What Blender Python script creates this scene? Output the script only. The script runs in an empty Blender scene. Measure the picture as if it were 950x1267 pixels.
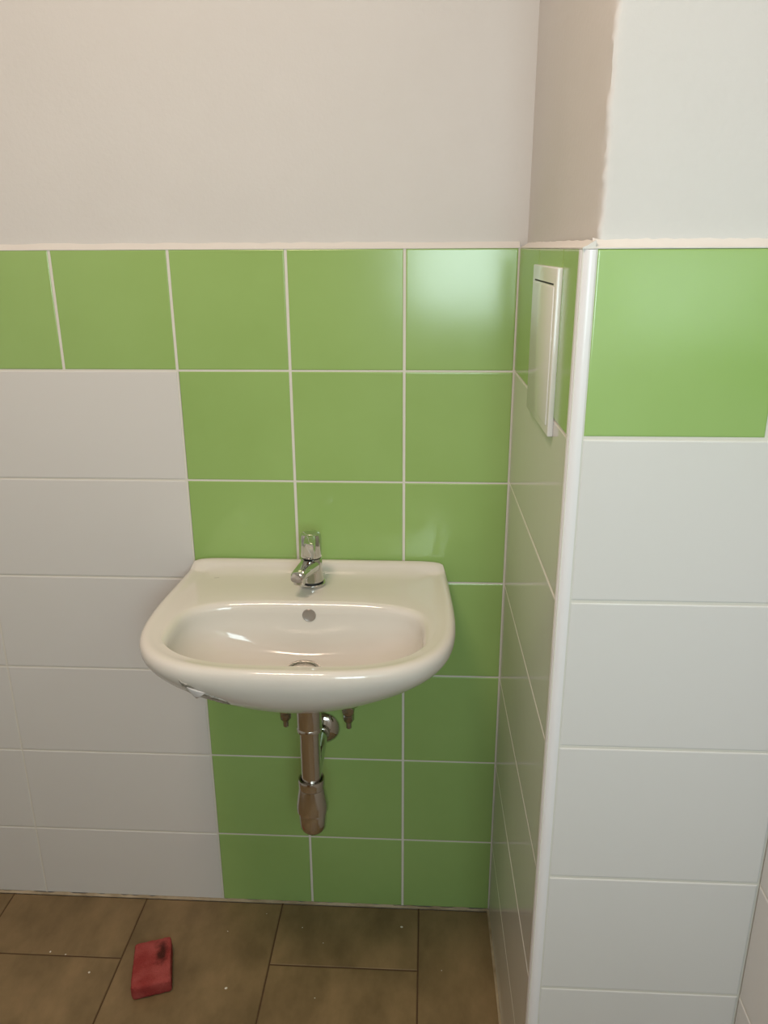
import bpy, bmesh, math, random
from mathutils import Vector, Matrix
from mathutils.bvhtree import BVHTree
random.seed(7)
C = bpy.context.scene.collection
sc = bpy.context.scene
PI = math.pi

# ---------------------------------------------------------------- camera
F_PX, W_PX = 978.7, 950.0
YAW, PITCH, ROLL = -0.0553, -0.3231, -0.005
cam_d = bpy.data.cameras.new('camera')
cam = bpy.data.objects.new('camera', cam_d); C.objects.link(cam)
sc.camera = cam
cam_d.sensor_fit = 'HORIZONTAL'; cam_d.sensor_width = 36.0
cam_d.lens = 36.0 * F_PX / W_PX
cam_d.clip_start = 0.01
f = Vector((math.sin(YAW) * math.cos(PITCH), math.cos(YAW) * math.cos(PITCH), math.sin(PITCH)))
r0 = Vector((math.cos(YAW), -math.sin(YAW), 0)); u0 = r0.cross(f)
rr = math.cos(ROLL) * r0 + math.sin(ROLL) * u0
uu = -math.sin(ROLL) * r0 + math.cos(ROLL) * u0
M = Matrix((rr, uu, -f)).transposed().to_4x4()
M.translation = Vector((0.0405, -1.3981, 0.002))
cam.matrix_world = M

# ---------------------------------------------------------------- room size (metres; z = 0 is the top of the tiles)
ZF = -1.3987          # floor
ZC = 1.20             # ceiling
XL = -1.25            # left wall
XR = 0.4959           # right wall beyond the pier
YF = -1.98            # wall behind the photographer
P = 0.203             # tile pitch

# ---------------------------------------------------------------- world, lights, exposure
w = bpy.data.worlds.new('world'); sc.world = w; w.use_nodes = True
bg = w.node_tree.nodes['Background']
bg.inputs[0].default_value = (0.75, 0.86, 1.0, 1); bg.inputs[1].default_value = 1.0

def area(name, loc, target, sx, sy, power, col, spread=PI):
    l = bpy.data.lights.new(name, 'AREA'); l.shape = 'RECTANGLE'; l.size = sx; l.size_y = sy
    l.energy = power; l.color = col; l.spread = spread
    o = bpy.data.objects.new(name, l); C.objects.link(o); o.location = loc
    o.rotation_euler = (Vector(target) - Vector(loc)).to_track_quat('-Z', 'Y').to_euler()
    return o
WX0, WX1, WZ0, WZ1 = -0.08, 0.46, -0.30, 0.42     # window opening in the wall behind the photographer
area('window_daylight', ((WX0 + WX1) / 2, YF - 0.02, (WZ0 + WZ1) / 2), ((WX0 + WX1) / 2, 0, (WZ0 + WZ1) / 2 - 0.5),
     WX1 - WX0 - .02, WZ1 - WZ0 - .02, 8.9, (0.775, 0.965, 1.0))
area('ceiling_lamp_light', (-0.42, -1.0, ZC - 0.085), (-0.42, -1.0, ZF), 0.38, 0.38, 10.6, (1.0, 0.750, 0.590))

sc.view_settings.view_transform = 'Standard'
sc.view_settings.look = 'None'
sc.view_settings.gamma = 1.0
sc.view_settings.use_curve_mapping = False
sc.view_settings.exposure = 0.68

# ---------------------------------------------------------------- materials
def mat(name, col, rough=0.5, metal=0.0, spec=0.5, coat=0.0, coat_rough=0.05):
    m = bpy.data.materials.new(name); m.use_nodes = True
    b = m.node_tree.nodes['Principled BSDF']
    b.inputs['Base Color'].default_value = (*col, 1)
    b.inputs['Roughness'].default_value = rough
    b.inputs['Metallic'].default_value = metal
    b.inputs['Specular IOR Level'].default_value = spec
    b.inputs['Coat Weight'].default_value = coat
    b.inputs['Coat Roughness'].default_value = coat_rough
    return m
def nodes(m):
    nt = m.node_tree
    return nt, nt.nodes['Principled BSDF']
def noise_bump(m, scale, strength, dist=0.001, detail=3.0, coords='Object', stretch=None):
    nt, b = nodes(m)
    tc = nt.nodes.new('ShaderNodeTexCoord'); n = nt.nodes.new('ShaderNodeTexNoise')
    n.inputs['Scale'].default_value = scale; n.inputs['Detail'].default_value = detail
    bu = nt.nodes.new('ShaderNodeBump'); bu.inputs['Strength'].default_value = strength; bu.inputs['Distance'].default_value = dist
    src = tc.outputs[coords]
    if stretch:
        mp = nt.nodes.new('ShaderNodeMapping'); mp.inputs['Scale'].default_value = stretch
        nt.links.new(src, mp.inputs[0]); src = mp.outputs[0]
    nt.links.new(src, n.inputs['Vector']); nt.links.new(n.outputs[0], bu.inputs['Height'])
    nt.links.new(bu.outputs[0], b.inputs['Normal'])
    return n, bu
def mottle(m, c1, c2, scale, detail=4.0, lo=0.35, hi=0.65, stretch=None, rnd=0.0):
    """two tones of the same stuff mixed by noise, different on every object"""
    nt, b = nodes(m)
    tc = nt.nodes.new('ShaderNodeTexCoord'); n = nt.nodes.new('ShaderNodeTexNoise')
    n.inputs['Scale'].default_value = scale; n.inputs['Detail'].default_value = detail
    n.inputs['Roughness'].default_value = 0.6
    oi = nt.nodes.new('ShaderNodeObjectInfo')
    off = nt.nodes.new('ShaderNodeVectorMath'); off.operation = 'ADD'
    mul = nt.nodes.new('ShaderNodeMath'); mul.operation = 'MULTIPLY'; mul.inputs[1].default_value = 37.0
    nt.links.new(oi.outputs['Random'], mul.inputs[0])
    mp = nt.nodes.new('ShaderNodeMapping'); mp.inputs['Scale'].default_value = stretch or (1, 1, 1)
    nt.links.new(tc.outputs['Object'], mp.inputs[0])
    nt.links.new(mp.outputs[0], off.inputs[0]); nt.links.new(mul.outputs[0], off.inputs[1])
    nt.links.new(off.outputs[0], n.inputs['Vector'])
    ra = nt.nodes.new('ShaderNodeValToRGB')
    ra.color_ramp.elements[0].position = lo; ra.color_ramp.elements[0].color = (*c1, 1)
    ra.color_ramp.elements[1].position = hi; ra.color_ramp.elements[1].color = (*c2, 1)
    nt.links.new(n.outputs[0], ra.inputs[0])
    out = ra.outputs[0]
    nt.links.new(out, b.inputs['Base Color'])
    return n, ra

paint = mat('wall_paint', (0.74, 0.70, 0.64), 0.9, spec=0.2)
mottle(paint, (0.590, 0.580, 0.560), (0.610, 0.600, 0.582), 3.0)
noise_bump(paint, 130, 0.35, 0.0012, 4)
paint_ceiling = mat('ceiling_paint', (0.78, 0.75, 0.70), 0.9, spec=0.2)
tile_white = mat('white_glaze', (0.645, 0.638, 0.622), 0.12, spec=0.45)
noise_bump(tile_white, 9, 0.10, 0.002, 2)
tile_green = mat('green_glaze', (0.30, 0.52, 0.11), 0.17, spec=0.5)
mottle(tile_green, (0.285, 0.440, 0.138), (0.305, 0.466, 0.154), 4.0)
noise_bump(tile_green, 9, 0.10, 0.002, 2)
grout_white = mat('white_grout', (0.66, 0.64, 0.58), 0.8, spec=0.3)
noise_bump(grout_white, 300, 0.4, 0.0005)
mortar = mat('mortar', (0.45, 0.43, 0.40), 0.95)
caulk = mat('acrylic_caulk', (0.64, 0.625, 0.59), 0.6)
noise_bump(caulk, 60, 0.3, 0.001)
floor_tile = mat('brown_stoneware', (0.2, 0.15, 0.1), 0.55, spec=0.35)
mottle(floor_tile, (0.135, 0.093, 0.042), (0.265, 0.180, 0.088), 7.0, 9.0, 0.30, 0.70, (1.5, 0.9, 1))
noise_bump(floor_tile, 60, 0.35, 0.001, 5, stretch=(2, .6, 1))
floor_grout = mat('brown_grout', (0.085, 0.05, 0.026), 0.9, spec=0.2)
noise_bump(floor_grout, 200, 0.5, 0.001)
bead_mat = mat('base_joint', (0.36, 0.29, 0.19), 0.8)
mottle(bead_mat, (0.26, 0.20, 0.12), (0.44, 0.36, 0.25), 14)
pvc = mat('white_plastic_profile', (0.74, 0.73, 0.74), 0.28)
plate_plastic = mat('white_plate_plastic', (0.72, 0.72, 0.69), 0.16, spec=0.5)
noise_bump(plate_plastic, 6, 0.06, 0.002, 2)
slot_dark = mat('dark_slot', (0.015, 0.015, 0.015), 0.8)
ceramic = mat('vitreous_china', (0.66, 0.63, 0.575), 0.09, spec=0.42, coat=0.12, coat_rough=0.03)
mottle(ceramic, (0.650, 0.622, 0.572), (0.668, 0.638, 0.588), 5)
chrome = mat('chrome', (0.62, 0.62, 0.61), 0.055, 1.0)
chrome_pipe = mat('brushed_chrome_pipe', (0.62, 0.60, 0.575), 0.16, 1.0)
noise_bump(chrome_pipe, 90, 0.05, 0.0005, 2, stretch=(1, 1, .1))
chrome_dark = mat('dull_chrome', (0.42, 0.40, 0.36), 0.25, 1.0)
noise_bump(chrome_dark, 250, 0.5, 0.0006, 2)
rubber = mat('black_rubber', (0.015, 0.015, 0.015), 0.6)
hole_scuff_grey = mat('grey_overflow', (0.30, 0.275, 0.25), 0.35, 0.3)
paper = mat('paper_label', (0.72, 0.70, 0.70), 0.6)
paper_print = mat('paper_label_print', (0.4, 0.38, 0.35), 0.6)
mottle(paper_print, (0.16, 0.15, 0.12), (0.66, 0.63, 0.58), 70, 5, 0.40, 0.60, (1, .4, 2.5))
foam = mat('pink_foam', (0.45, 0.07, 0.07), 0.95, spec=0.15)
droplet = mat('dried_paint', (0.70, 0.67, 0.60), 0.6)
glass_lamp = mat('opal_lamp_glass', (0.85, 0.83, 0.8), 0.3)
wood_door = mat('brown_door_lacquer', (0.22, 0.12, 0.06), 0.4)
mottle(wood_door, (0.18, 0.095, 0.045), (0.26, 0.145, 0.07), 6, 5, stretch=(6, 6, .5))

# ---------------------------------------------------------------- mesh helpers
def link_mesh(name, bm, material, parent=None, smooth=False, kind=None):
    me = bpy.data.meshes.new(name)
    bmesh.ops.recalc_face_normals(bm, faces=bm.faces[:])
    bm.to_mesh(me); bm.free()
    if not isinstance(material, (list, tuple)): material = [material]
    for m_ in material: me.materials.append(m_)
    if smooth:
        me.polygons.foreach_set('use_smooth', [True] * len(me.polygons))
        me.set_sharp_from_angle(angle=math.radians(38))
    o = bpy.data.objects.new(name, me); C.objects.link(o)
    if parent: o.parent = parent
    if kind: o['kind'] = kind
    return o
def box(bm, x0, x1, y0, y1, z0, z1, mi=0):
    v = [bm.verts.new(p) for p in ((x0,y0,z0),(x1,y0,z0),(x1,y1,z0),(x0,y1,z0),(x0,y0,z1),(x1,y0,z1),(x1,y1,z1),(x0,y1,z1))]
    for q in ((0,3,2,1),(4,5,6,7),(0,1,5,4),(1,2,6,5),(2,3,7,6),(3,0,4,7)):
        bm.faces.new([v[i] for i in q]).material_index = mi
    return v
def rbox(bm, x0, x1, y0, y1, z0, z1, r=0.002, seg=2, mi=0):
    v = box(bm, x0, x1, y0, y1, z0, z1, mi)
    e = list({e for q in v for e in q.link_edges})
    bmesh.ops.bevel(bm, geom=e, offset=r, segments=seg, profile=0.5, affect='EDGES')
def lathe(bm, prof, origin=(0,0,0), axis=(0,0,1), n=32, cap=(True, True)):
    """prof: list of (distance along axis, radius)"""
    ax = Vector(axis).normalized(); a = ax.orthogonal().normalized(); b = ax.cross(a); o = Vector(origin)
    rings = []
    for h, r in prof:
        rings.append([bm.verts.new(o + ax * h + (a * math.cos(t) + b * math.sin(t)) * max(r, 1e-5)) for t in [2 * PI * i / n for i in range(n)]])
    for A, B in zip(rings, rings[1:]):
        for i in range(n):
            bm.faces.new((A[i], A[(i + 1) % n], B[(i + 1) % n], B[i]))
    if cap[0]: bm.faces.new(rings[0][::-1])
    if cap[1]: bm.faces.new(rings[-1])
    return rings
def prism(bm, poly, z0, z1):
    a = [bm.verts.new((x, y, z0)) for x, y in poly]; b = [bm.verts.new((x, y, z1)) for x, y in poly]
    n = len(poly)
    for i in range(n): bm.faces.new((a[i], a[(i+1) % n], b[(i+1) % n], b[i]))
    bm.faces.new(a[::-1]); bm.faces.new(b)
def tag(o, label, cat, group=None):
    o['label'] = label; o['category'] = cat
    if group: o['group'] = group
def empty(name, loc):
    o = bpy.data.objects.new(name, None); C.objects.link(o); o.location = loc; o.empty_display_size = 0.05
    return o

# a glazed tile: local x = width, local y = height, local z = outward; face at z = 0, pillowed edge, body behind
_tiles = {}
def tile_mesh(wd, ht, th, material, edge=0.0022):
    key = (round(wd, 4), round(ht, 4), th, material.name)
    if key in _tiles: return _tiles[key]
    bm = bmesh.new()
    levels = [(0, -th), (0, -edge * .50), (edge * .22, -edge * .20), (edge * .6, -edge * .05), (edge, 0)]
    rings = []
    for ins, z in levels:
        x, y = wd / 2 - ins, ht / 2 - ins
        rings.append([bm.verts.new((sx * x, sy * y, z)) for sx, sy in ((-1,-1),(1,-1),(1,1),(-1,1))])
    for k, (A, B) in enumerate(zip(rings, rings[1:])):
        for i in range(4):
            fc = bm.faces.new((A[i], A[(i+1) % 4], B[(i+1) % 4], B[i])); fc.smooth = False
    bm.faces.new(rings[0][::-1]); bm.faces.new(rings[-1])
    me = bpy.data.meshes.new('tile'); bm.to_mesh(me); bm.free(); me.materials.append(material)
    _tiles[key] = me
    return me
def place_tile(parent, origin, U, V, u0_, u1, v0, v1, material, gap_u, gap_v, th=0.0068, name='tile', wob=0.0010):
    """tile between joint centre lines u0..u1, v0..v1 of a wall plane origin + u U + v V"""
    N = U.cross(V)
    me = tile_mesh(u1 - u0_ - gap_u, v1 - v0 - gap_v, th, material)
    o = bpy.data.objects.new(name, me); C.objects.link(o)
    c = origin + U * ((u0_ + u1) / 2) + V * ((v0 + v1) / 2) + N * random.uniform(-.00012, .00012)
    m_ = Matrix((U, V, N)).transposed().to_4x4()
    m_ = m_ @ Matrix.Rotation(random.uniform(-wob, wob), 4, 'X') @ Matrix.Rotation(random.uniform(-wob, wob), 4, 'Y')
    m_.translation = c
    o.matrix_world = m_; o.parent = parent
    return o
def strip(bm, origin, U, V, u0_, u1, v0, v1, z0, z1):
    N = U.cross(V)
    pts = [origin + U * u_ + V * v_ + N * z_ for z_ in (z0, z1) for u_, v_ in ((u0_, v0), (u1, v0), (u1, v1), (u0_, v1))]
    v = [bm.verts.new(p) for p in pts]
    for q in ((0,3,2,1),(4,5,6,7),(0,1,5,4),(1,2,6,5),(2,3,7,6),(3,0,4,7)): bm.faces.new([v[i] for i in q])

GH, GV = 0.0032, 0.0048       # joint widths
TH = 0.0068                   # tile + glaze thickness
Z = Vector((0, 0, 1))

# ---------------------------------------------------------------- setting: back wall
X3 = Vector((1, 0, 0)); Y3 = Vector((0, 1, 0))
bm = bmesh.new()
SB = 0.011                     # paint lies this far behind the tile faces
box(bm, XL, 0.225, SB, 0.15, -0.001, ZC)
wall_back = link_mesh('wall_back', bm, paint, kind='structure')
bm = bmesh.new(); box(bm, XL, 0.225, TH, 0.15, ZF - .02, -0.001)
link_mesh('mortar_bed', bm, mortar, wall_back)
rows = [0.0008, -0.2053, -0.4091, -0.6083, -0.8115, -1.0130, -1.2151, ZF + .003]
cols_g = [0.1921, 0.0, -0.2022, -0.4055, -0.6125, -0.8165, -1.0195, XL + .03, XL]
gm = bmesh.new()
O = Vector((0, 0, 0))
def row_tiles(parent, origin, U, rws, r, edges, material, gu=GV, gh=GH):
    for a, b in zip(edges, edges[1:]):
        place_tile(parent, origin, U, Z, a, b, rws[r + 1], rws[r], material, gu, gh)
        strip(gm, origin, U, Z, b - gu / 2 - .0004, b + gu / 2 + .0004, rws[r + 1], rws[r], -TH, -0.0011)
cg = sorted(cols_g)
row_tiles(wall_back, O, X3, rows, 0, cg, tile_green)
white_cols = sorted([-0.4055, -0.8145, -1.2205, XL])
for r in range(1, 7):
    row_tiles(wall_back, O, X3, rows, r, white_cols, tile_white, 0.0030)
    row_tiles(wall_back, O, X3, rows, r, [-0.4055, -0.2022, 0.0, 0.1921], tile_green)
for z in rows[1:-1]:
    strip(gm, O, X3, Z, XL, 0.1921, z - GH / 2 - .0004, z + GH / 2 + .0004, -TH, -0.0010)
link_mesh('grout', gm, grout_white, wall_back)

# paint / caulk chamfer on top of the tiles (irregular hand-made bead)
def bead(name, a, b, outward, depth, height, material, parent=None, kind='structure', n=60, jit=.0006, z=0.0, label=None, up=1):
    bm = bmesh.new(); a = Vector(a); b = Vector(b); N = Vector(outward).normalized()
    prev = None
    for i in range(n + 1):
        p = a.lerp(b, i / n)
        j = random.uniform(-jit, jit); k = random.uniform(-jit, jit)
        prof = [(-depth, 0), (0.0, 0), (0.0 + j * .4, .0012), (-depth * .35, height * .35 + k), (-depth * .8, height * .8 + k), (-depth - .0004, height + 2 * j)]
        cur = [bm.verts.new(p + N * q + Z * (h_ * up)) for q, h_ in prof]
        if prev:
            for s in range(len(prof)):
                t = (s + 1) % len(prof)
                bm.faces.new((prev[s], prev[t], cur[t], cur[s]))
        else: bm.faces.new(cur)
        prev = cur
    bm.faces.new(prev[::-1])
    return link_mesh(name, bm, material, parent, smooth=True, kind=kind)
bead('trim_1', (XL, 0, -.0006), (0.1925, 0, -.0006), (0, -1, 0), SB, 0.011, caulk)

# ---------------------------------------------------------------- setting: pier with its left side (faces the niche) and front
PY = -0.5203
sideA = Vector((0.1921, 0.0, 0)); sideB = Vector((0.1999, PY, 0))
S = (sideB - sideA).normalized()
LS = (sideB - sideA).length
# painted upper part with a ragged plaster edge
bm = bmesh.new()
nz = 170; prev = None
wob = 0.0
zs = [-0.001 + (ZC + .001) * (i / nz) for i in range(nz + 1)]
for i, z in enumerate(zs):
    wob = wob * .45 + random.uniform(-.0011, .0011)
    e = wob
    poly = [(0.2055, 0.10), (0.2055, SB), (0.2172, -.484), (0.2178 + e * .3, -.495), (0.2183 + e + random.uniform(-.0007, .0007), -.5015),
            (0.2194 + e + random.uniform(-.0007, .0007), -.5062 + random.uniform(-.0006, .0006)), (0.2216 + e * .8, -.5085), (0.2240 + e * .6, -.5092), (0.2300, -.5092), (XR + .03, -.5092), (XR + .03, .10)]
    cur = [bm.verts.new((x, y, z)) for x, y in poly]
    if prev:
        for s in range(len(poly)):
            t = (s + 1) % len(poly); bm.faces.new((prev[s], prev[t], cur[t], cur[s]))
    else: bm.faces.new(cur[::-1])
    prev = cur
bm.faces.new(prev)
wall_right = link_mesh('wall_right', bm, paint, kind='structure', smooth=True)
bm = bmesh.new()
prism(bm, [(0.1925 + TH, .10), (0.1925 + TH, 0), (0.2003 + TH, PY + TH), (XR + TH, PY + TH), (XR + .03, PY + TH + .02), (XR + .03, .10)], ZF - .02, -0.001)
link_mesh('mortar_bed', bm, mortar, wall_right)
# side face
gm = bmesh.new()
U = S
rows_s = [0.0006, -0.2037, -0.4060, -0.6078, -0.8133, -1.0140, -1.2151, ZF + .003]
for r in range(7):
    edges = [0.0, 0.2220, 0.4120, LS - .004] if r == 0 else [0.0, LS - .004]
    row_tiles(wall_right, sideA, U, rows_s, r, edges, tile_green if r == 0 else tile_white, 0.0022, 0.0028)
for z in rows_s[1:-1]:
    strip(gm, sideA, U, Z, 0, LS - .004, z - .0018, z + .0018, -TH, -0.0009)
strip(gm, sideA, U, Z, 0.0, 0.0014, ZF, -.001, -TH, 0.0003)
link_mesh('grout', gm, grout_white, wall_right)
# front face
PO = Vector((0.1999, PY, 0))
rows_p = [0.0008, -0.2021, -0.4028, -0.6073, -0.8152, -1.0149, -1.2170, ZF + .003]
gm = bmesh.new()
wP = XR - .1999
strip(gm, PO, X3, Z, 0.0146, 0.0166, ZF, -.001, -TH, -0.0007)
for r in range(7):
    edges = [0.0145, 0.2165, wP] if r == 0 else [0.0145, wP]
    row_tiles(wall_right, PO, X3, rows_p, r, edges, tile_green if r == 0 else tile_white, 0.0036, 0.0036)
for z in rows_p[1:-1]:
    strip(gm, PO, X3, Z, 0.0148, wP, z - .0022, z + .0022, -TH, -0.0008)
link_mesh('grout', gm, grout_white, wall_right)
# quarter-round corner profile
bm = bmesh.new()
RC = 0.0105
prof = [(0.0145, 0.0066), (0.0145, -0.0006), (RC, -0.0009)]
for i in range(1, 8):
    a = PI / 2 * i / 8
    prof.append((RC - RC * math.sin(a) - .0009 * math.sin(a), RC - RC * math.cos(a) - .0009 * math.cos(a)))
prof += [(-0.0009, RC), (-0.0006, 0.0145), (0.0066, 0.0145)]
prism(bm, [(0.1999 + x, PY + y) for x, y in prof], ZF + .001, -0.0012)
link_mesh('trim_3', bm, pvc, kind='structure', smooth=True)
bead('trim_2', (0.1925, 0.0, -.0006), (0.2003, PY + .0005, -.0006), (-1, 0, 0), 0.0135, 0.009, caulk, jit=.0003, n=40)
bead('trim_4', (0.2120, PY, -.0006), (XR, PY, -.0006), (0, -1, 0), 0.0112, 0.010, caulk, n=40)

# ---------------------------------------------------------------- setting: right wall of the room in front of the pier
bm = bmesh.new(); box(bm, XR + SB, XR + .15, YF, PY + .02, -.001, ZC)
wall_far = link_mesh('wall_far_right', bm, paint, kind='structure')
bm = bmesh.new(); box(bm, XR + TH, XR + .15, YF, PY + .02, ZF - .02, -.001)
link_mesh('mortar_bed', bm, mortar, wall_far)
gm = bmesh.new()
FO = Vector((XR, PY, 0)); NU = Vector((0, -1, 0))
ew = [0.0, 0.1200, 0.526, 0.932, 1.338, 1.744, 2.15, -YF + PY]
eg = [0.0, 0.1200, 0.323, 0.526, 0.729, 0.932, 1.135, 1.338, 1.541, 1.744, 1.947, 2.15, -YF + PY]
for r in range(7):
    row_tiles(wall_far, FO, NU, rows_p, r, eg if r == 0 else ew, tile_green if r == 0 else tile_white, 0.0026, 0.0030)
for z in rows_p[1:-1]:
    strip(gm, FO, NU, Z, 0, -YF + PY, z - .0018, z + .0018, -TH, -0.0009)
link_mesh('grout', gm, grout_white, wall_far)
bead('trim_5', (XR, PY, -.0006), (XR, YF, -.0006), (-1, 0, 0), 0.0112, 0.011, caulk, n=60)

# left wall, wall behind the photographer with its window, ceiling
bm = bmesh.new(); box(bm, XL - .15, XL, YF, .15, ZF - .02, ZC)
wall_left = link_mesh('wall_left', bm, paint, kind='structure')
bm = bmesh.new()
yb = YF - .2
box(bm, XL - .15, WX0, yb, YF, ZF - .02, ZC); box(bm, WX1, XR + .15, yb, YF, ZF - .02, ZC)
box(bm, WX0, WX1, yb, YF, ZF - .02, WZ0); box(bm, WX0, WX1, yb, YF, WZ1, ZC)
wall_front = link_mesh('wall_front', bm, paint, kind='structure')
bm = bmesh.new()
for a, b, c, d in ((WX0, WX0 + .05, WZ0, WZ1), (WX1 - .05, WX1, WZ0, WZ1), (WX0 + .05, WX1 - .05, WZ0, WZ0 + .05), (WX0 + .05, WX1 - .05, WZ1 - .05, WZ1)):
    rbox(bm, a, b, YF - .015, YF + .02, c, d, .003)
link_mesh('window_1', bm, pvc, kind='structure')
bm = bmesh.new()
rbox(bm, -1.10, -.30, YF, YF + .035, ZF + .004, ZF + 2.0, .004)
dr = link_mesh('door_1', bm, wood_door, kind='structure')
bm = bmesh.new(); lathe(bm, [(0, .01), (.04, .01), (.045, .011)], (-.38, YF + .035, ZF + 1.02), (0, 1, 0), 16)
rbox(bm, -.49, -.37, YF + .072, YF + .088, ZF + 1.01, ZF + 1.03, .004)
link_mesh('handle', bm, chrome, dr)
bm = bmesh.new(); box(bm, XL - .15, XR + .15, YF - .2, .15, ZC, ZC + .1)
link_mesh('ceiling', bm, paint_ceiling, kind='structure')

# ---------------------------------------------------------------- setting: floor
bm = bmesh.new(); box(bm, XL - .15, XR + .15, YF - .2, .15, ZF - .08, ZF - .007)
floor = link_mesh('floor', bm, mortar, kind='structure')
gm = bmesh.new()
FOo = Vector((0, 0, ZF))
xj = [XL, -1.196, -0.889, -0.5800, -0.2695, 0.0365, 0.343, XR + .01]
for i, (a, b) in enumerate(zip(xj, xj[1:])):
    first = -0.163 if i % 2 == 0 else -0.463
    ys = [-0.0035, first]
    while ys[-1] - 0.6 > YF: ys.append(ys[-1] - 0.6)
    ys.append(YF)
    for y1, y0 in zip(ys, ys[1:]):
        place_tile(floor, FOo, X3, Y3, a, b, y0, y1, floor_tile, 0.0030, 0.0030, 0.0065, wob=.0006)
        strip(gm, FOo, X3, Y3, a, b, y0 - .002, y0 + .002, -.0065, -.0012)
    strip(gm, FOo, X3, Y3, a - .002, a + .002, YF, 0, -.0065, -.0011)
link_mesh('grout', gm, floor_grout, floor)
bead('trim_6', (XL, -.0042, ZF + .0002), (0.19, -.0042, ZF + .0002), (0, -1, 0), 0.0042, .0045, bead_mat, jit=.0012, n=110)
bead('trim_7', (0.188, -.002, ZF + .0002), (0.1957, PY, ZF + .0002), (-1, 0, 0), 0.0040, .0045, bead_mat, jit=.001, n=50)
# dried paint drops on the floor tiles
dm = None
for x, y, s in ((.0, -.055, .0030), (-.215, -.067, .0014), (-.165, -.105, .0012), (-.375, -.085, .0016), (-.345, -.222, .0030), (-.165, -.235, .0012),
                (-.735, -.155, .0022), (-.700, -.160, .0018), (-.633, -.200, .0024), (-.300, -.034, .0012), (.085, -.16, .0012)):
    if dm is None:
        bm = bmesh.new(); lathe(bm, [(0, 1), (.18, .85), (.3, .4), (.32, 0)], n=9)
        d = link_mesh('paint_drop', bm, droplet, floor, smooth=True); dm = d.data
    else:
        d = bpy.data.objects.new('paint_drop', dm); C.objects.link(d); d.parent = floor
    d.location = (x, y, ZF + .0001); d.scale = (s, s * random.uniform(.7, 1), s * .7); d.rotation_euler = (0, 0, random.uniform(0, 3))

# ---------------------------------------------------------------- washbasin
BX = -0.1615; ZR = -0.574
basin = empty('washbasin', (BX, 0, ZR))
tag(basin, 'white ceramic washbasin hung on the green tiled part of the wall', 'washbasin')
NA = 200
ANG = [2 * PI * i / NA for i in range(NA)]
def smooth(t): t = max(0, min(1, t)); return t * t * (3 - 2 * t)
def sring(xc, yc, a, bf, bb, nf, nb, z):
    o = []
    for t in ANG:
        c, s = math.cos(t), math.sin(t)
        b, n = (bb, nb) if s >= 0 else (bf, nf)
        r = (abs(c / a) ** n + abs(s / b) ** n) ** (-1 / n)
        o.append(Vector((xc + r * c, yc + r * s, z)))
    return o
def lerp_ring(A, B, t, z=None):
    o = [p.lerp(q, t) for p, q in zip(A, B)]
    if z is not None:
        for p in o: p.z = z
    return o
YC = -0.20; A0, BF, BB = 0.2535, 0.2165, 0.1985
def outline(d, z):
    R = sring(BX, YC, A0 - d, BF - d, BB - d, 3.1 - d * 2, 16 - d * 120, z)
    for p in R:    # slight waist towards the wall
        k = smooth((p.y + .22) / .22); p.x = BX + (p.x - BX) * (1 - .040 * k)
    return R
rings = []
# underside, from the outlet outwards and up to the rim
rings.append(sring(BX, YC, .022, .022, .022, 2, 2, -.726))
rings.append(sring(BX, YC, .034, .034, .034, 2, 2, -.726))
rings.append(sring(BX, YC, .040, .040, .040, 2, 2, -.722))
zlow = -.589; dz = .123
OUT = outline(0, zlow)
small = sring(BX, YC - .005, .040, .040, .040, 2, 2, -.70)
for k in range(1, 22):
    th = PI / 2 * k / 22
    p = 1.75
    rho = math.sin(th) ** (2 / p); z = zlow - dz * math.cos(th) ** (2 / p)
    R = []
    OK_ = sring(BX, YC, A0, BF, BB, 2.0 + 1.1 * rho ** 6, 16, z)
    for q in OK_:
        q.x = BX + (q.x - BX) * (1 - .040 * smooth((q.y + .22) / .22))
    for q, s in zip(OK_, small):
        t = (rho) if q.y < YC else rho + (rho ** .45 - rho) * smooth((q.y - YC) / .19) * .9
        R.append(Vector((s.x + (q.x - s.x) * t, s.y + (q.y - s.y) * t, z)))
    rings.append(R)
rings.append(OUT)
rings.append(outline(0, -.5835)); rings.append(outline(.0012, -.5785)); rings.append(outline(.0038, -.5742)); rings.append(outline(.0080, -.5722))
rings.append(outline(.013, -.5722)); rings.append(outline(.0175, -.5735)); rings.append(outline(.023, -.5752)); rings.append(outline(.030, -.5758))
def opening(d, z): return sring(BX, -.274, .2085 - d, .1165 - d, .110 - d, 2.85, 3.5, z)
D = rings[-1]; Op = opening(-.006, -.5762)
for t in (.25, .5, .75): rings.append(lerp_ring(D, Op, t, -.576))
rings.append(Op)
rings += [opening(-.002, -.5768), opening(.002, -.5785), opening(.005, -.582), opening(.0075, -.587)]
last = rings[-1]; zt, zb = -.587, -.6700
dr_ = sring(BX, -.232, .0285, .0285, .0285, 2, 2, zb)
NB = 20
for k in range(1, NB):
    th = PI / 2 * (1 - k / NB); p = 2.35
    rho = math.sin(th) ** (2 / p); fz = 1 - math.cos(th) ** (2 / p)
    R = []
    for a_, d_ in zip(last, dr_):
        q = d_.lerp(a_, rho); q.z = zb + (zt - zb) * fz; R.append(q)
    rings.append(R)
rings.append(dr_)
rings.append([Vector((p.x, p.y, zb - .004)) for p in dr_])
rings.append(sring(BX, -.232, .024, .024, .024, 2, 2, zb - .008))
rings.append(sring(BX, -.232, .022, .022, .022, 2, 2, zb - .03))
# raised splash lip at the back on the rim rings
i0 = rings.index(OUT)
for R in rings[i0 + 1:i0 + 13]:
    for p in R:
        if p.z > -.5835:
            p.z += .0120 * smooth((p.y + .040) / .020) * (1 if p.z > -.5775 else .7)
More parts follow.
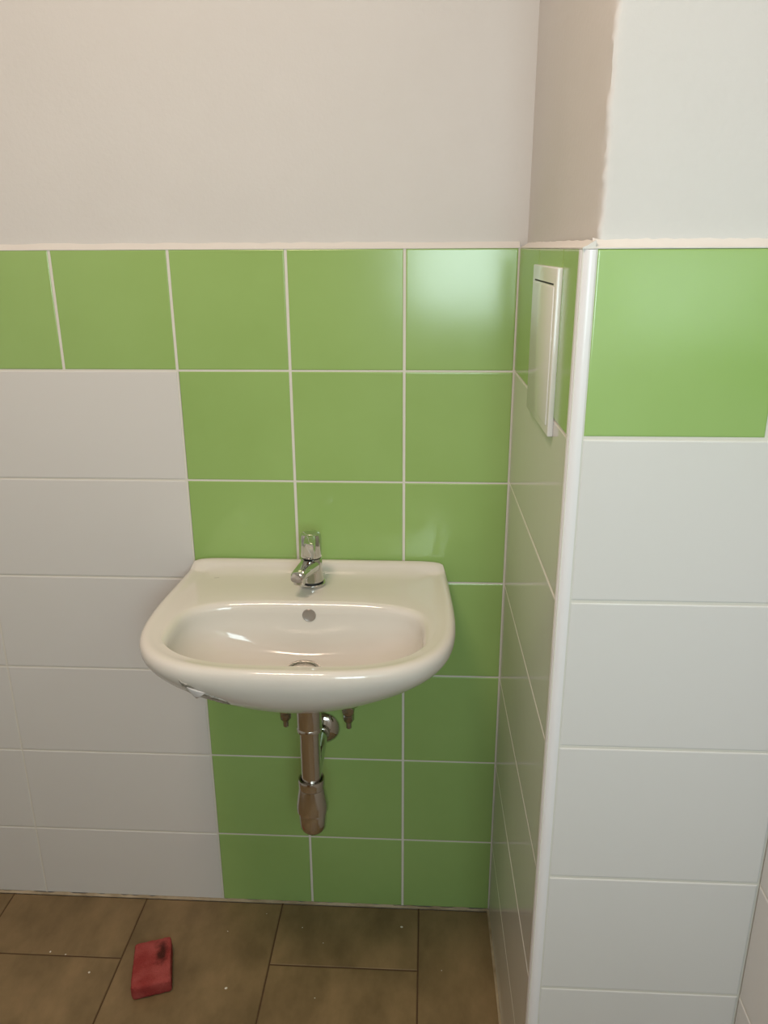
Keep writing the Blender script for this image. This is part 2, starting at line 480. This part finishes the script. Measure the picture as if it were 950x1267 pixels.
            # gentle raise of the outer edge all round so the deck reads dished
bm = bmesh.new()
vr = [[bm.verts.new(p - Vector((BX, 0, ZR))) for p in R] for R in rings]
for A, B in zip(vr, vr[1:]):
    for i in range(NA):
        bm.faces.new((A[i], A[(i+1) % NA], B[(i+1) % NA], B[i]))
bm.faces.new(vr[0]); bm.faces.new(vr[-1])
bvh_src = bm.copy(); bmesh.ops.recalc_face_normals(bvh_src, faces=bvh_src.faces[:]); bvh_src.transform(Matrix.Translation((BX, 0, ZR))); bvh = BVHTree.FromBMesh(bvh_src); bvh_src.free()
bowl = link_mesh('basin_bowl', bm, ceramic, basin, smooth=True)
def local(o, parent=basin):      # geometry written in world coordinates
    o.matrix_parent_inverse = Matrix.Translation(-parent.location)
    return o
# overflow hole as a grey disc, the shade inside it put into the colour
hit, nrm, _, _ = bvh.ray_cast(Vector((BX + .004, -.28, -.5985)), Vector((0, 1, 0)))
if nrm.y > 0: nrm = -nrm
bm = bmesh.new()
lathe(bm, [(-.002, .0118), (.0009, .0118), (.0016, .0110), (.0013, .0100), (.0008, .0090), (.0006, 0)], hit, nrm, 32)
local(link_mesh('overflow_shade_disc', bm, hole_scuff_grey, basin, smooth=True))
# chrome waste
bm = bmesh.new()
lathe(bm, [(-.003, .0265), (.0012, .0300), (.0022, .0290), (.0024, .0265), (.0008, .0230), (-.012, .0205), (-.028, .0200), (-.028, 0)], (BX, -.232, zb), (0, 0, 1), 40, (False, False))
local(link_mesh('waste_ring', bm, chrome_dark, basin, smooth=True))
bm = bmesh.new()
lathe(bm, [(-.011, .004), (-.004, .004), (-.0035, .0205), (-.0015, .0225), (.0005, .0215), (.0022, .008), (.0025, 0)], (BX, -.232, zb), (0, 0, 1), 32, (True, False))
local(link_mesh('waste_plug', bm, chrome_dark, basin, smooth=True))
# white silicone where the basin meets the tiles
bm = bmesh.new()
rbox(bm, BX - .232, BX + .232, -.0045, -.0006, -.600, -.5700, .001, 1)
local(link_mesh('sealant', bm, caulk, basin))

# torn paper label under the left front of the bowl
def surf(x, z, off=.0007):
    h, n, _, _ = bvh.ray_cast(Vector((x, -.7, z)), Vector((0, 1, 0)))
    if h is None: return None
    if n.y > 0: n = -n
    return h + n * off, n
def patch(name, outline_fn, nu, nv, material, x0, x1, zfun, curl=None, off=.0007):
    bm = bmesh.new(); grid = {}
    for i in range(nu + 1):
        for j in range(nv + 1):
            u, v = i / nu, j / nv
            x = x0 + (x1 - x0) * u; z0_, z1_ = zfun(u)
            s = surf(x, z0_ + (z1_ - z0_) * v, off)
            if s is None: continue
            p, n = s
            if curl: p = p + n * curl(u, v)
            grid[i, j] = bm.verts.new(p)
    for i in range(nu):
        for j in range(nv):
            q = [grid.get(k) for k in ((i, j), (i + 1, j), (i + 1, j + 1), (i, j + 1))]
            if all(q): bm.faces.new(q)
    o = local(link_mesh(name, bm, material, basin, smooth=True))
    md = o.modifiers.new('thickness', 'SOLIDIFY'); md.thickness = .0003
    return o
rj = [random.uniform(-.0020, .0020) for _ in range(40)]
def zlab(u):
    top = -.5940 - .038 * u + rj[int(u * 18)] * 1.2
    h_ = .036 * math.sin(min(1, u * 4) * PI / 2) * (1 - smooth((u - .70) / .3) * .7) * (1 - .55 * math.exp(-((u - .62) / .06) ** 2)) + .003
    return top - h_ + rj[20 + int(u * 18)], top
patch('torn_label', None, 18, 6, paper_print, -.316, -.248, zlab, off=.0006)
def zflap(u): return (-.6065 - .004 * u - .021 * (u / .34 if u < .34 else (1 - u) / .66), -.6050 - .006 * u)
patch('torn_label', None, 10, 5, paper, -.3045, -.2755, zflap, curl=lambda u, v: .001 + .004 * (1 - v) * math.sin(PI * u), off=.001)['label'] = 'white torn flap of the paper label'
bm = bmesh.new(); rbox(bm, -.0045, .0045, -.0005, .0005, 0, .0003, .0001, 1)
o_ = link_mesh('scuff_mark', bm, hole_scuff_grey, basin); o_.location = (-.3429 - BX, -.0700, -.5757 - ZR); o_.rotation_euler = (0, 0, math.radians(14))

# ---------------------------------------------------------------- basin mixer tap
TX, TY = -0.1625, -0.090
ZD = ZR - .0018 + .0004
tap = empty('basin_mixer_tap', (TX, TY, ZD))
tap.rotation_euler = (0, 0, math.radians(-12))
tag(tap, 'chrome single-lever mixer tap standing on the back of the washbasin', 'tap')
bm = bmesh.new(); lathe(bm, [(0, .0238), (.0012, .0245), (.0044, .0245), (.0056, .0235), (.0060, .019)], n=48)
link_mesh('base_ring', bm, chrome, tap, smooth=True)
bm = bmesh.new(); lathe(bm, [(.0055, .0205), (.0085, .0205)], n=40); link_mesh('gasket', bm, rubber, tap, smooth=True)
bm = bmesh.new(); lathe(bm, [(.0085, .0205), (.0092, .0215), (.012, .0212), (.030, .0192), (.050, .0186), (.0518, .0178)], n=48)
# spout: lofted tapered tube, local -y is forward
def loft(bm, secs, n=28, cap=(True, True)):
    R = []
    for (y, z, rx, rz, tilt) in secs:
        ring = []
        for i in range(n):
            t = 2 * PI * i / n
            sx = abs(math.cos(t)) ** .8 * (1 if math.cos(t) > 0 else -1) * rx
            sz = abs(math.sin(t)) ** .8 * (1 if math.sin(t) > 0 else -1) * rz
            ring.append(bm.verts.new((sx, y + sz * math.sin(tilt), z + sz * math.cos(tilt))))
        R.append(ring)
    for A, B in zip(R, R[1:]):
        for i in range(n): bm.faces.new((A[i], A[(i+1) % n], B[(i+1) % n], B[i]))
    if cap[0]: bm.faces.new(R[0][::-1])
    if cap[1]: bm.faces.new(R[-1])
loft(bm, [(.004, .037, .0165, .0140, 0), (-.014, .0395, .0176, .0130, .05), (-.024, .0405, .0166, .0120, .1), (-.042, .0415, .0148, .0112, .15),
          (-.062, .0420, .0134, .0106, .2), (-.071, .0415, .0126, .0094, .3), (-.0750, .0408, .0104, .0068, .35)])
link_mesh('body', bm, chrome, tap, smooth=True)
bm = bmesh.new(); lathe(bm, [(0, .0098), (.010, .0102), (.0115, .0098), (.0118, .0080), (.0100, .0078), (.0100, 0)], (0, -.061, .0372), (0, -.12, -1), 28)
link_mesh('aerator', bm, chrome, tap, smooth=True)
bm = bmesh.new(); lathe(bm, [(.0515, .0150), (.0545, .0150)], n=32); link_mesh('gasket', bm, rubber, tap, smooth=True)
bm = bmesh.new()
lathe(bm, [(.0540, .0180), (.0550, .0188), (.0590, .0190), (.0900, .0188), (.0955, .0180), (.0980, .0155), (.0990, .010), (.0992, 0)], n=48)
# lever grows out of the head, flat slab dropping forward
sec = [(0.000, .083, .0130, .0150), (-.018, .0830, .0128, .0150), (-.028, .0825, .0124, .0146), (-.038, .0815, .0118, .0138), (-.044, .0812, .0112, .0130), (-.0462, .0810, .0098, .0116)]
prev = None
R = []
for y, z, hx, hz in sec:
    ring = []
    for i in range(24):
        t = 2 * PI * i / 24
        cx_ = math.copysign(abs(math.cos(t)) ** .45, math.cos(t)) * hx; cz_ = math.copysign(abs(math.sin(t)) ** .45, math.sin(t)) * hz
        la = math.radians(-16)
        ring.append(bm.verts.new((cx_ * math.cos(la) + y * -math.sin(la) * -1, y * math.cos(la) + cx_ * math.sin(la), z + cz_)))
    R.append(ring)
for A, B in zip(R, R[1:]):
    for i in range(24): bm.faces.new((A[i], A[(i+1) % 24], B[(i+1) % 24], B[i]))
bm.faces.new(R[0][::-1]); bm.faces.new(R[-1])
link_mesh('lever', bm, chrome, tap, smooth=True)
bm = bmesh.new(); lathe(bm, [(-.0005, .0021), (.0004, .0021), (.0006, .0015), (.0006, 0)], (0.006, -.0182, .0635), (.3, -1, 0), 14)
link_mesh('temperature_mark', bm, slot_dark, tap, smooth=True)

# ---------------------------------------------------------------- bottle trap
PX_, PYY = -0.1590, -0.205
trap = empty('bottle_trap', (PX_, PYY, -1.020))
tag(trap, 'chrome bottle trap and waste pipe under the washbasin', 'drain trap')
def tp(name, prof, m_=chrome_pipe, origin=None, axis=(0, 0, 1), n=40, cap=(True, True), k=1.0):
    prof = [(h_, r_ * k) for h_, r_ in prof]
    bm = bmesh.new(); lathe(bm, prof, origin or (PX_, PYY, 0), axis, n, cap)
    return local(link_mesh(name, bm, m_, trap, smooth=True), trap)
tp('tailpiece', [(-.800, .0208), (-.797, .0216), (-.795, .0218), (-.745, .0218), (-.722, .0200)])
tp('slip_nut', [(-.8060, .0190), (-.8045, .0222), (-.7985, .0228), (-.7965, .0218)])
tp('waste_pipe', [(-.935, .0180), (-.800, .0180)])
tp('slip_nut', [(-.9240, .0198), (-.9225, .0212), (-.9150, .0216), (-.9085, .0214), (-.9050, .0205), (-.9045, .0180), (-.9075, .0162)], cap=(True, False), k=1.13)
tp('neck', [(-.9730, .0235), (-.9720, .0252), (-.9640, .0256), (-.9550, .0248), (-.9350, .0222), (-.9240, .0205), (-.9225, .0170)], k=1.15)
tp('cup', [(-1.0200, 0), (-1.0195, .0100), (-1.0165, .0165), (-1.0100, .0200), (-1.0000, .0213), (-.9900, .0216), (-.9730, .0218), (-.9700, .0205)], cap=(False, True), k=1.17)
zo = -.9370
xo = -0.1660
ax = Vector((xo - PX_, 0 - PYY, .0)).normalized()
ln = math.hypot(xo - PX_, PYY)
tp('outlet_nut', [(.018, .0150), (.020, .0182), (.036, .0186), (.039, .0172), (.040, .0150)], chrome, (PX_, PYY, zo), ax)
tp('outlet_pipe', [(.010, .0130), (ln - .004, .0130)], chrome, (PX_, PYY, zo), ax)
tp('wall_rosette', [(ln - .0008, .0365), (ln - .0030, .0363), (ln - .0075, .0330), (ln - .0120, .0250), (ln - .0150, .0165), (ln - .024, .0158), (ln - .026, .0135)], chrome, (PX_, PYY, zo), ax, 48)

# ---------------------------------------------------------------- angle valves
def valve(x, z, label):
    r = empty('angle_valve', (x, 0, z)); tag(r, label, 'valve', 'angle valves under the washbasin')
    def part(name, prof, m_, origin, axis, n=28):
        bm = bmesh.new(); lathe(bm, prof, origin, axis, n); return link_mesh(name, bm, m_, r, smooth=True)
    part('rosette', [(.0008, .0265), (.002, .0262), (.006, .0235), (.0085, .0175), (.009, .011)], chrome_dark, (0, 0, 0), (0, -1, 0), 36)
    part('valve_body', [(.006, .0100), (.026, .0100), (.029, .0125), (.050, .0125), (.0535, .0110), (.0545, .0070), (.0545, 0)], chrome_dark, (0, 0, 0), (0, -1, 0))
    part('compression_nut', [(.008, .0085), (.0125, .0090), (.0140, .0112), (.0270, .0108), (.0310, .0075)], chrome_dark, (0, -.040, 0), (0, 0, -1), 8)
    part('outlet_stub', [(.029, .0060), (.0340, .0060), (.0345, .0052), (.0450, .0052), (.0462, .0042)], chrome_dark, (0, -.040, 0), (0, 0, -1), 20)
    return r
valve(-.2340, -.864, 'chrome angle valve left of the waste pipe under the basin')
valve(-.1070, -.864, 'chrome angle valve right of the waste pipe under the basin')

# ---------------------------------------------------------------- white wall plate on the side face of the pier
plate = empty('wall_plate', (0.1955, -.325, -.128))
tag(plate, 'white square plastic cover plate on the narrow side wall above the basin', 'cover plate')
ang = math.atan2(-(sideB.x - sideA.x), LS)
plate.rotation_euler = (0, 0, 0)
mw = Matrix((S, Z, S.cross(Z))).transposed().to_4x4()      # local x along the wall towards the camera, y up, z outward
mid = sideA + S * .318; mid.z = -.1235
mw.translation = mid; plate.matrix_world = mw
hw, hh = .099, .1015
bm = bmesh.new(); rbox(bm, -hw, hw, -hh, hh, -.0004, .0068, .0014, 3)
link_mesh('frame', bm, plate_plastic, plate, smooth=True)
bm = bmesh.new(); rbox(bm, -hw + .010, hw - .014, -hh + .012, hh - .0225, .0060, .0080, .0008, 2)
link_mesh('cover_panel', bm, plate_plastic, plate, smooth=True)
bm = bmesh.new(); rbox(bm, -hw + .020, hw - .020, hh - .0208, hh - .0186, .0060, .00695, .0002, 1)
link_mesh('finger_slot', bm, slot_dark, plate)

# ---------------------------------------------------------------- sponge on the floor
sp = bmesh.new()
NX, NY, NZ = 12, 20, 7
LX, LY, LZ = .077, .112, .034
def sm(px, py, pz):
    r = .006
    q = Vector((px, py, pz)); h_ = Vector((LX / 2 - r, LY / 2 - r, LZ / 2 - r))
    c = Vector((max(-h_.x, min(h_.x, q.x)), max(-h_.y, min(h_.y, q.y)), max(-h_.z, min(h_.z, q.z))))
    d = q - c
    if d.length > 1e-6: q = c + d.normalized() * min(r, d.length) if d.length > r else q
    return q
bmesh.ops.create_grid(sp, x_segments=1, y_segments=1, size=.001); sp.clear()
vv = {}
def gv(i, j, k):
    if (i, j, k) not in vv:
        p = sm((i / NX - .5) * LX, (j / NY - .5) * LY, (k / NZ - .5) * LZ)
        n = Vector((random.uniform(-1, 1), random.uniform(-1, 1), random.uniform(-1, 1))) * .0006
        if k == 0: n.z = 0
        # slightly hollowed and worn top
        if k > NZ * .6: p.z -= .0035 * math.exp(-((p.x - .004) / .02) ** 2 - ((p.y - .01) / .035) ** 2)
        if k > NZ * .6: p.z -= .0030 * smooth((p.y - .03) / .026) 
        p.x += .0025 * math.sin(p.y * 30)
        p.x *= 1 - .05 * (p.y / LY + .5)
        vv[i, j, k] = sp.verts.new(p + n)
    return vv[i, j, k]
def quad(a, b, c, d): sp.faces.new((gv(*a), gv(*b), gv(*c), gv(*d)))
for i in range(NX):
    for j in range(NY):
        quad((i,j,0),(i,j+1,0),(i+1,j+1,0),(i+1,j,0)); quad((i,j,NZ),(i+1,j,NZ),(i+1,j+1,NZ),(i,j+1,NZ))
    for k in range(NZ):
        quad((i,0,k),(i+1,0,k),(i+1,0,k+1),(i,0,k+1)); quad((i,NY,k),(i,NY,k+1),(i+1,NY,k+1),(i+1,NY,k))
for j in range(NY):
    for k in range(NZ):
        quad((0,j,k),(0,j,k+1),(0,j+1,k+1),(0,j+1,k)); quad((NX,j,k),(NX,j+1,k),(NX,j+1,k+1),(NX,j,k+1))
nt, b = nodes(foam)
tc = nt.nodes.new('ShaderNodeTexCoord')
n1 = nt.nodes.new('ShaderNodeTexNoise'); n1.inputs['Scale'].default_value = 22; n1.inputs['Detail'].default_value = 3
n2 = nt.nodes.new('ShaderNodeTexNoise'); n2.inputs['Scale'].default_value = 60; n2.inputs['Detail'].default_value = 6
# grime blot near the far right of the top face
vm = nt.nodes.new('ShaderNodeMapping'); vm.inputs['Location'].default_value = (-.018 / .013, -.016 / .032, 0); vm.inputs['Scale'].default_value = (1 / .013, 1 / .032, 4)
ln_ = nt.nodes.new('ShaderNodeVectorMath'); ln_.operation = 'LENGTH'
nt.links.new(tc.outputs['Object'], vm.inputs[0]); nt.links.new(vm.outputs[0], ln_.inputs[0])
ad = nt.nodes.new('ShaderNodeMath'); ad.operation = 'MULTIPLY_ADD'; ad.inputs[1].default_value = 2.6; 
nt.links.new(tc.outputs['Object'], n1.inputs['Vector']); nt.links.new(tc.outputs['Object'], n2.inputs['Vector'])
nt.links.new(n2.outputs[0], ad.inputs[0]); nt.links.new(ln_.outputs['Value'], ad.inputs[2])
rp = nt.nodes.new('ShaderNodeValToRGB'); rp.color_ramp.elements[0].position = .0; rp.color_ramp.elements[1].position = 1.0
mr = nt.nodes.new('ShaderNodeMapRange'); mr.inputs['From Min'].default_value = 1.5; mr.inputs['From Max'].default_value = 2.6
nt.links.new(ad.outputs[0], mr.inputs['Value'])
r1 = nt.nodes.new('ShaderNodeValToRGB')
r1.color_ramp.elements[0].position = .38; r1.color_ramp.elements[0].color = (.27, .040, .036, 1)
r1.color_ramp.elements[1].position = .66; r1.color_ramp.elements[1].color = (.38, .082, .074, 1)
nt.links.new(n1.outputs[0], r1.inputs[0])
mx = nt.nodes.new('ShaderNodeMix'); mx.data_type = 'RGBA'
mx.inputs['A'].default_value = (.07, .018, .014, 1)
nt.links.new(mr.outputs[0], mx.inputs['Factor']); nt.links.new(r1.outputs[0], mx.inputs['B'])
nt.links.new(mx.outputs['Result'], b.inputs['Base Color'])
bu = nt.nodes.new('ShaderNodeBump'); bu.inputs['Strength'].default_value = .6; bu.inputs['Distance'].default_value = .002
n3 = nt.nodes.new('ShaderNodeTexVoronoi'); n3.inputs['Scale'].default_value = 350
nt.links.new(tc.outputs['Object'], n3.inputs['Vector']); nt.links.new(n3.outputs['Distance'], bu.inputs['Height']); nt.links.new(bu.outputs[0], b.inputs['Normal'])
sponge = link_mesh('sponge', sp, foam, smooth=True)
sponge.location = (-.501, -.195, ZF + LZ / 2 + .0005); sponge.rotation_euler = (0, 0, math.radians(19))
tag(sponge, 'pink foam sponge with dark grime lying on the brown floor tile', 'sponge')

# ---------------------------------------------------------------- ceiling lamp behind the photographer
lamp = empty('ceiling_lamp', (-0.42, -1.0, ZC)); tag(lamp, 'round opal ceiling lamp in the room', 'lamp')
bm = bmesh.new(); lathe(bm, [(0, .24), (.03, .24), (.032, .23)], axis=(0, 0, -1)); link_mesh('lamp_base', bm, pvc, lamp, smooth=True)
bm = bmesh.new(); lathe(bm, [(.032, .235), (.050, .232), (.065, .205), (.072, .15), (.075, 0)], axis=(0, 0, -1), cap=(True, False)); link_mesh('lamp_shade', bm, glass_lamp, lamp, smooth=True)
